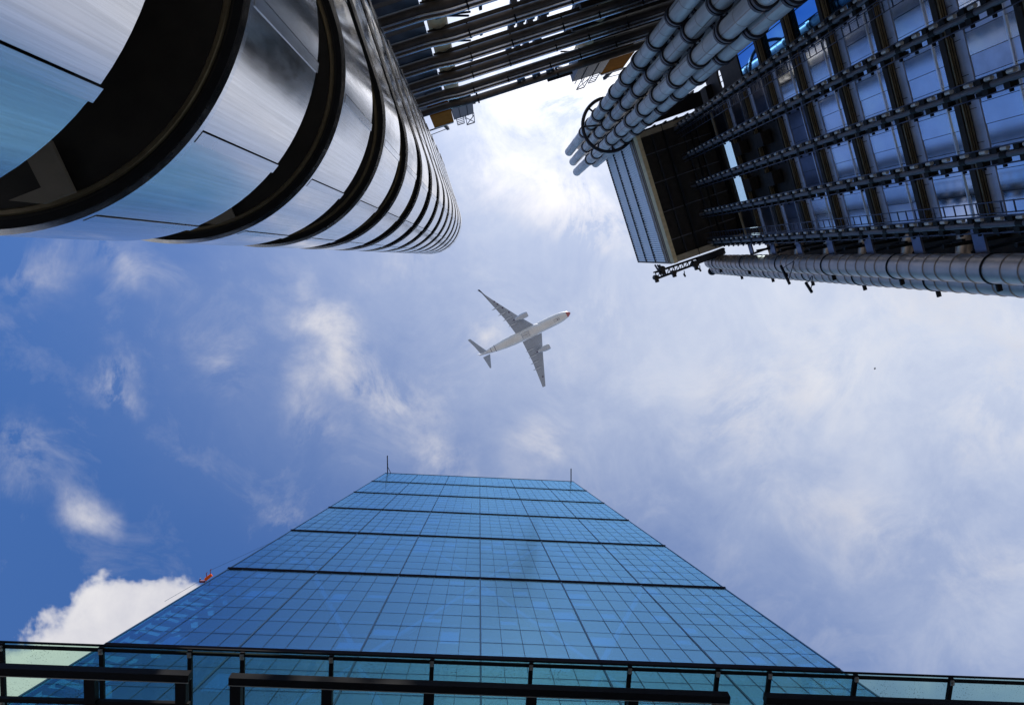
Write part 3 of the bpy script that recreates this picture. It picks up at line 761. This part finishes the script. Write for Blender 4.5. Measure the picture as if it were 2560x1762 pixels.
# lift tracks
col_m = MB().tube((0, 0, -.16), (0, 0, .16), .142, 12)
lug_m = MB().tube((0, 0, -.15), (0, 0, .15), .085, 10)
lgb_m = MB().box(-.09, .12, -.10, .12, -.13, .13)
brk_m = MB().box(-.14, .16, -.05, .16, -.17, .13).box(-.05, .05, .1, .3, -.05, .05)
rng_m = MB().box(-.02, .02, -.24, .24, -.02, .02)
P0 = {}
for n_, b in enumerate([-4.84, -2.38, .05, 2.47, 4.93]):
    a = 18.1
    tk = lab(MB().tube((a, b, -H), (a, b, PZ + .3), .125, 14).build('lift_track', 'pipe', lb), ['lift track nearest the white duct bundle', 'second lift track from the white duct bundle', 'middle lift track of the five', 'fourth lift track from the white duct bundle', 'lift track nearest the ribbed ducts, with a caged ladder'][n_])
    for db in (-.31, .31): MB().box(a - .05, a + .05, b + db - .022, b + db + .022, -H, PZ + .3).build('guide_rail', 'track', tk)
    for i in range(41):
        z = 16.2 + i * 1.06
        for nm, mm, mt, p in (('roller', lug_m, 'lug', (a + .03, b - .215, z)), ('roller_seat', lgb_m, 'black', (a + .02, b - .2, z + .42)), ('rail_bracket', brk_m, 'black', (a + .05, b + .14, z + .2))):
            if nm not in P0: P0[nm] = mm.piece(nm, mt, tk, p)
            else: again(P0[nm], p, tk)
        if i % 2 == 0:
            if 'c' not in P0: P0['c'] = col_m.piece('collar', 'black', tk, (a, b, z))
            else: again(P0['c'], (a, b, z), tk)
    if n_ in (0, 4):
        sgn = -1 if n_ == 4 else 1
        for db in (.42, .84): MB().box(a - .03, a + .03, b + sgn * db - .018, b + sgn * db + .018, -H, PZ + .3).build('ladder_rail', 'track', tk)
        for i in range(66):
            p = (a, b + sgn * .63, 17 + i * .65)
            if 'r' not in P0: P0['r'] = rng_m.piece('rung', 'track', tk, p)
            else: again(P0['r'], p, tk)
# end bracing and stub ducts towards the ribbed ducts
for j, z in enumerate(ZK[:-1]):
    MB().tube((20.6, 5.85, z + 1.5), (20.0, 7.6, z + 1.5), .34, 16).build('stub_duct', 'ribsteel', lb)
    for a_, da, s_ in ((19.6, 1.6, 1), (21.2, -1.6, 1), (22.2, 1.2, -1)):
        MB().bar((a_, 5.95, z + .2), (a_ + da, 6.5, z + 4.1), .13).build('end_brace', 'black', lb)
    MB().bar((18.6, 5.9, z + .1), (23, 6.6, z + .1), .16).build('end_beam', 'black', lb)
    MB().box(19.2, 19.3, 5.4, 6.4, z + 2.6, z + 3.3).build('end_plate', 'dimpane', lb)
MB().box(21.5, 24, 5.9, 7.4, -H, 57).build('end_wall', 'ledge', lb)

# maintenance gantry hanging off the plant room corner
gt = thing('maintenance_gantry', 'black lattice maintenance gantry under the corner of the louvred plant room', 'gantry', (17, 6.2, 60), TB)
def G(px, py, z=61.5): return toL(at(px, py, z), TB)
c1a, c1b = G(1644, 697), G(1812, 634); c2a, c2b = G(1638, 682), G(1812, 622)
m = MB()
for p_, q_ in ((c1a, c1b), (c2a, c2b)):
    for dz in (0, .7): m.bar(p_ + Vector((0, 0, dz)), q_ + Vector((0, 0, dz)), .11)
m.build('chord', 'black', gt)
m = MB(); n = 15
for i in range(n):
    f0, f1 = i / n, (i + 1) / n
    m.bar(c1a.lerp(c1b, f0), c2a.lerp(c2b, f1), .06); m.bar(c1a.lerp(c1b, f0), c2a.lerp(c2b, f0), .07)
m.build('lattice', 'black', gt)
for px, py, w in ((1640, 694, .55), (1655, 672, .6), (1684, 682, .5), (1738, 660, .7)):
    c = G(px, py, 61.2); m = MB().tube(c - Vector((0, 0, .3)), c + Vector((0, 0, .4)), w * .42, 10).box(c.x - .14, c.x + .14, c.y + .1, c.y + w * .75, c.z - .2, c.z + .2); m.build('bogie', 'ledge', gt)
m = MB()
for dx in (0, .45, .8): c = G(1637 + dx * 14, 662, 61.4); m.bar(c, c + Vector((.25, 1.0, 0)), .13)
m.build('hanger', 'track', gt)
MB().bar(G(1744, 652), G(1810, 626), .5, .5).build('drive_case', 'dim', gt)

# floodlights on V-shaped arms
def flood(px, py, qx, qy, a, label):
    t = toL(ray(px, py), TB); t = t * (a / t.x); q = toL(ray(qx, qy), TB); q = q * (a / q.x)
    f = thing('floodlight', label, 'floodlight', tuple(q), TB, 'floodlights on V shaped arms')
    d = (t - q).normalized(); sd2 = d.cross(Vector((1, 0, 0))).normalized(); w = (t - q).length * .22
    m = MB().bar(q - sd2 * .03, t - sd2 * w, .035).bar(q + sd2 * .03, t + sd2 * w, .035); m.build('arm', 'black', f)
    MB().bar(t - sd2 * w * 1.5, t + sd2 * w * 1.5, .13, .16).build('lamp_housing', 'black', f)
    MB().bar(t - sd2 * w * 1.3 - Vector((0, 0, .07)), t + sd2 * w * 1.3 - Vector((0, 0, .07)), .1, .04).build('lens', 'darkglass', f)
flood(1711.5, 688, 1710.5, 677, 17.0, 'small floodlight under the gantry, the one nearer the louvres')
flood(1750, 674.5, 1749.5, 664, 18.0, 'small floodlight under the gantry, the one nearer the ribbed ducts')
flood(1963, 687, 1985, 654, 18.0, 'floodlight on long arms fixed to the upper ribbed duct')
flood(2022, 718.5, 2031, 690, 18.2, 'floodlight on long arms reaching below the lower ribbed duct')

# ribbed steel ducts
def rib_duct(a, b, r, zt, label, dome):
    t = thing('ribbed_duct', label, 'duct', (a, b, -H), TB, 'ribbed steel ducts at the right edge')
    m = MB().lathe((a, b, -H), (0, 0, 1), [(0, r), (zt + H - .5, r), (zt + H - .18, r * .93), (zt + H, r * .75)], 40); m.build('shell', 'ribsteel', t)
    rb = MB(); rb.lathe((0, 0, -.035), (0, 0, 1), [(0, r), (.015, r + .028), (.055, r + .028), (.07, r)], 40)
    bd = MB(); bd.lathe((0, 0, -.07), (0, 0, 1), [(.02, r), (.02, r + .04), (.08, r + .04), (.08, r)], 40).box(-.1, .1, r, r + .35, -.05, .05)
    p = q = None
    z = 18.0; i = 0
    while z < zt - .6:
        if i % 7 == 3: q = again(q, (a, b, z)) if q else bd.piece('clamp_band', 'black', t, (a, b, z))
        else: p = again(p, (a, b, z)) if p else rb.piece('rib', 'rib', t, (a, b, z))
        z += .98 * (1 + .12 * math.sin(i * 2.3)); i += 1
    if dome: MB().lathe((a - .35, b + .25, zt - .4), (0, 0, 1), [(0, .25), (.2, .38), (.5, .38), (.7, .22)], 16).build('vent_cowl', 'black', t)
    return t
rib_duct(19.0, 6.98, .60, 64.6, 'fat ribbed steel duct directly beside the lift block', False)
rib_duct(20.6, 8.16, .60, 69.0, 'ribbed steel duct lowest at the right edge, black cowl on top', True)

# ================================================================== bundle of pale ducts
PI_ = [(15.2, -51.5, .47, 83.9, 'pale duct with the highest tip, on the left flank of the bundle'),
       (15.15, -47.3, .47, 86.5, 'pale duct in the middle of the bundle, between the left and front ducts'),
       (14.55, -42.9, .47, 86.0, 'frontmost pale duct, the fattest looking of the bundle'),
       (15.6, -40.3, .46, 79.5, 'pale duct on the right flank, behind the frontmost one'),
       (16.25, -49.4, .36, 83.0, 'thin pale duct tucked behind the left flank of the bundle'),
       (16.5, -45.2, .40, 84.0, 'pale duct hidden deepest inside the bundle')]
for rho, az, r, zt, label in PI_:
    x, y = rho * math.cos(R_(az)), rho * math.sin(R_(az))
    t = thing('vertical_duct', label, 'duct', (x, y, -H), 0, 'pale ducts with black collars')
    MB().lathe((x, y, -H), (0, 0, 1), [(0, r), (zt + H - .35, r), (zt + H - .35, r * 1.03), (zt + H - .1, r * 1.03), (zt + H, r * .94)], 36).build('shell', 'enamel', t)
    cm = MB().lathe((0, 0, -.19), (0, 0, 1), [(-.06, r), (-.06, r + .11), (.13, r + .11), (.13, r + .06), (.25, r + .06), (.25, r + .11), (.44, r + .11), (.44, r)], 36)
    sm_ = MB().lathe((0, 0, -.02), (0, 0, 1), [(0, r), (.008, r + .012), (.032, r + .012), (.04, r)], 32).box(r - .004, r + .012, -.03, .03, -1.9, 1.9)
    q = None
    for k in range(13):
        z = 28.5 + 4.22 * k + 2.0 + random.uniform(-.25, .25)
        if z < zt - 2:
            if q: q = again(q, (x, y, z), rz=random.uniform(1.6, 3.4))
            else: q = sm_.piece('seam', 'rib', t, (x, y, z)); q.rotation_euler.z = 2.4
    p = None; k = 0
    while True:
        z = 28.5 + 4.22 * k; k += 1
        if z > zt - 9.5: break
        p = again(p, (x, y, z)) if p else cm.piece('collar', 'collar', t, (x, y, z))
# bracing ring that ties them together
rc = Vector((10.45, -11.15, 62.5)); rr = 2.25
rg = thing('bracing_ring', 'black bracing ring round the upper part of the pale duct bundle', 'ring', tuple(rc))
pts = [rc + Vector((math.cos(2*math.pi*i/64) * rr, math.sin(2*math.pi*i/64) * rr, 0)) for i in range(65)]
MB().path(pts, .15, 10).build('hoop', 'collar', rg)
for rho, az, r, zt, label in PI_[:4]:
    c = Vector((rho * math.cos(R_(az)), rho * math.sin(R_(az)), 62.5)); d = (c - rc); d.z = 0; d.normalize()
    MB().bar(c + d * (r + .02), rc + d * (rr - .1), .14).build('spoke', 'collar', rg)
m = MB()
for i in range(10):
    z = 30 + i * 4.22
    c = Vector((10.9, -11.3, z))
    for rho, az, r, zt, label in PI_[:4]:
        p = Vector((rho * math.cos(R_(az)), rho * math.sin(R_(az)), z)); m.bar(c, p - (p - c).normalized() * r, .1)
m.build('tie_bar', 'collar', rg)
# gangway between the bundle and the lift block
gw = thing('gangway', 'dark enclosed gangway between the pale duct bundle and the lift block', 'gangway', tuple(at(1680, 268, 58)))
ga, gb = at(1590, 304, 58), at(1752, 247, 58)
MB().bar(ga, gb, 1.1, .6).build('deck', 'black', gw)
pr = (gb - ga).normalized().cross(Vector((0, 0, 1)))
for s_ in (-1, 1): MB().bar(ga + pr * .75 * s_ + Vector((0, 0, 1.2)), gb + pr * .75 * s_ + Vector((0, 0, 1.2)), .12).build('handrail', 'black', gw)
m = MB()
for i in range(6):
    p = ga.lerp(gb, .08 + i * .17)
    for s_ in (-1, 1): m.bar(p + pr * .75 * s_, p + pr * .75 * s_ + Vector((0, 0, 1.2)), .1)
m.build('baluster', 'black', gw)

# ================================================================== airliner
ZA = 360.0
def Q(x, y): return at(1140 + x / 5.319, 700 + y / 5.319, ZA)
nose, tail = Q(1522, 432), Q(300, 1015)
fw = (nose - tail); LEN = fw.length; fw.normalize(); sdv = Vector((-fw.y, fw.x, 0))     # sdv: towards photo-down wing
pc = (nose + tail) / 2
ap = thing('airliner', 'white twin engine passenger jet with red nose flying overhead', 'aeroplane', tuple(pc))
def AP(x, y): p = Q(x, y) - tail; return p.dot(fw), p.dot(sdv)
def W3(u, v, z): return tail + fw * u + sdv * v + Vector((0, 0, z))
RF = 2.75
prof = [(0.5, .25, 1.9), (2.5, .6, 1.6), (6, 1.2, 1.1), (10, 1.85, .6), (15, 2.45, .15), (20, RF, 0), (LEN * .6, RF, 0), (LEN - 10, RF, 0), (LEN - 7, RF * .96, -.02), (LEN - 4.5, RF * .84, -.1), (LEN - 3.2, RF * .72, -.18), (LEN - 2.4, RF * .62, -.25)]
def ringp(u, r, dz, n=28): return [W3(u, r * math.cos(2*math.pi*k/n), dz + r * math.sin(2*math.pi*k/n)) for k in range(n)]
MB().loft([ringp(*p) for p in prof]).build('fuselage', 'fus', ap)
MB().loft([ringp(*p) for p in [(LEN - 2.39, RF * .62, -.25), (LEN - 1.8, RF * .56, -.28), (LEN - .9, RF * .34, -.38), (LEN - .2, RF * .12, -.42)]]).build('nose_cone', 'red', ap)
for u in (7.0, 9.3):
    r = 1.2 + (u - 6) * .1625 + .03; dz = 1.1 - (u - 6) * .125
    MB().loft([ringp(u, r, dz), ringp(u + .25, r + .045, dz - .03)]).build('tail_stripe', 'stripe', ap)
fair = [(LEN * .42, .6, -1.9), (LEN * .46, 2.3, -.9), (LEN * .5, 2.75, -.6), (LEN * .6, 2.8, -.6), (LEN * .66, 2.5, -.75), (LEN * .7, .8, -1.8)]
MB().loft([ringp(*p) for p in fair]).build('belly_fairing', 'fus', ap)
def wing(LEr, TEr, LEt, TEt, TEk, name, zt, side, tk=.9, m='wing', n_sec=1, LEk=None):
    (a0, b0), (a1, b1), (a2, b2), (a3, b3), (a4, b4) = AP(*LEr), AP(*TEr), AP(*LEt), AP(*TEt), AP(*TEk)
    zr = -1.2
    secs = []
    def sec(le, te, v, z, t):
        pts = []
        for f_, h in ((0, 0), (.06, .5), (.3, 1), (.65, .7), (1, .04), (.65, -.45), (.3, -.75), (.06, -.45)):
            pts.append(W3(le + (te - le) * f_, v, z + h * t / 2))
        return pts
    v0 = (b0 + b1) / 2 * .75; vt = (b2 + b3) / 2
    s = 1 if vt > 0 else -1
    fk = (b4 - v0) / (vt - v0); lek = a0 + (a2 - a0) * fk
    secs = [sec(a0 + (a0 - a2) * .03, a1, v0, zr, tk), sec(lek, a4, b4, zr + (zt - zr) * fk, tk * .7), sec(a2, a3, vt, zt, tk * .22)]
    return MB().loft(secs, False).build(name, m, ap), (v0, vt, a0, a2, lek, a1, a3, a4, b4, zr)
WU, iu = wing((1012, 575), (790, 702), (272, 118), (318, 150), (650, 520), 'wing', 2.5, -1)
WD, idn = wing((1137, 712), (898, 850), (1196, 1420), (1158, 1436), (1020, 1090), 'wing', 2.5, 1)
TU, _ = wing((402, 930), (325, 972), (188, 798), (150, 803), (250, 895), 'tailplane', 3.2, -1, .45)
TD, _ = wing((462, 1000), (360, 1025), (466, 1170), (458, 1195), (410, 1110), 'tailplane', 3.2, 1, .45)
b = MB(); 
b.loft([[W3(1.2, .18, 1.8), W3(8.5, .22, 1.6), W3(8.5, -.22, 1.6), W3(1.2, -.18, 1.8)], [W3(-1.2, .08, 9.5), W3(1.7, .1, 9.5), W3(1.7, -.1, 9.5), W3(-1.2, -.08, 9.5)]], False)
b.build('fin', 'fus', ap)
for (ix, iy), (rx, ry), wg in (((948, 447), (775, 512), WU), ((1243, 872), (1080, 932), WD)):
    (u1, v1), (u0, v0) = AP(ix, iy), AP(rx, ry); v = (v1 + v0) / 2; z = -3.6
    ln = u1 - u0
    e = MB().lathe(W3(u0, v, z), fw, [(0, .5), (ln * .08, .75), (ln * .3, 1.05), (ln * .5, 1.45), (ln * .8, 1.55), (ln * .96, 1.42), (ln, 1.34), (ln * .99, 1.2), (ln * .8, 1.15)], 24).build('engine', 'nacelle', ap)
    MB().lathe(W3(u1 - ln * .19, v, z), fw, [(0, 1.13), (.05, 1.13)], 20).build('fan', 'black', e)
    MB().lathe(W3(u0 - 1.0, v, z), fw, [(0, .1), (1.0, .45)], 14).build('exhaust_cone', 'stripe', e)
    MB().quad_prism([W3(u0 + ln * .3, v - .18, z + 1.0), W3(u1 - ln * .2, v - .18, z + 1.2), W3(u1 - ln * .45, v - .15, z + 3.0), W3(u0 - .6, v - .15, z + 2.6)], sdv * .36).build('pylon', 'wing', ap)
for tes, wg in (([(505, 390), (590, 462), (655, 530), (728, 605)], WU), ([(962, 940), (998, 1022), (1024, 1108), (1056, 1190)], WD)):
    for (tx, ty) in tes:
        u, v = AP(tx, ty)
        zq = -1.2 + 3.7 * (abs(v) - 2.5) / 28
        MB().lathe(W3(u - 1.3, v, zq - .45), fw, [(0, .06), (1.2, .30), (3.2, .34), (5.0, .08)], 10).build('flap_fairing', 'nacelle', wg)
for (hx, hy) in ((510, 288), (552, 322), (618, 368), (705, 428), (1157, 1290)):
    u, v = AP(hx, hy); zq = -1.2 + 3.7 * (abs(v) - 2.5) / 28 - .48
    MB().lathe(W3(u, v, zq), (0, 0, 1), [(0, .4), (.12, .4)], 10).build('access_hatch', 'stripe', WU if v < 0 else WD)
for u0_, u1_, v0_, v1_ in ((LEN*.47, LEN*.55, .25, 1.25), (LEN*.47, LEN*.55, -1.25, -.25), (LEN-9.5, LEN-6.6, -.5, .5)):
    zb_ = -3.37 if u0_ < LEN * .6 else -2.66
    m = MB()
    for e0, e1 in (((u0_, v0_), (u1_, v0_)), ((u1_, v0_), (u1_, v1_)), ((u1_, v1_), (u0_, v1_)), ((u0_, v1_), (u0_, v0_))): m.bar(W3(*e0, zb_), W3(*e1, zb_), .09, .3)
    m.build('gear_door', 'wing', ap)
u, v = AP(1345, 528); MB().lathe(W3(u, 0, -RF - .12), (0, 0, 1), [(0, .12), (.2, .3)], 8).build('belly_antenna', 'stripe', ap)

# a bird far off at the right
pb = at(2187.5, 921, 110.0)
bd_ = thing('bird', 'tiny dark bird high in the pale sky at right', 'bird', tuple(pb))
ab = Vector((.93, .36, 0))
MB().lathe(pb - ab * .2, ab, [(0, .01), (.08, .05), (.2, .075), (.32, .05), (.4, .01)], 10).build('body', 'bird', bd_)
for s_ in (-1, 1):
    pw = Vector((-ab.y, ab.x, 0)) * s_
    MB().quad_prism([pb + ab * .09, pb - ab * .06, pb - ab * .05 + pw * .18 + Vector((0, 0, .1)), pb + ab * .05 + pw * .2 + Vector((0, 0, .1))], (0, 0, .015)).build('wing', 'bird', bd_)
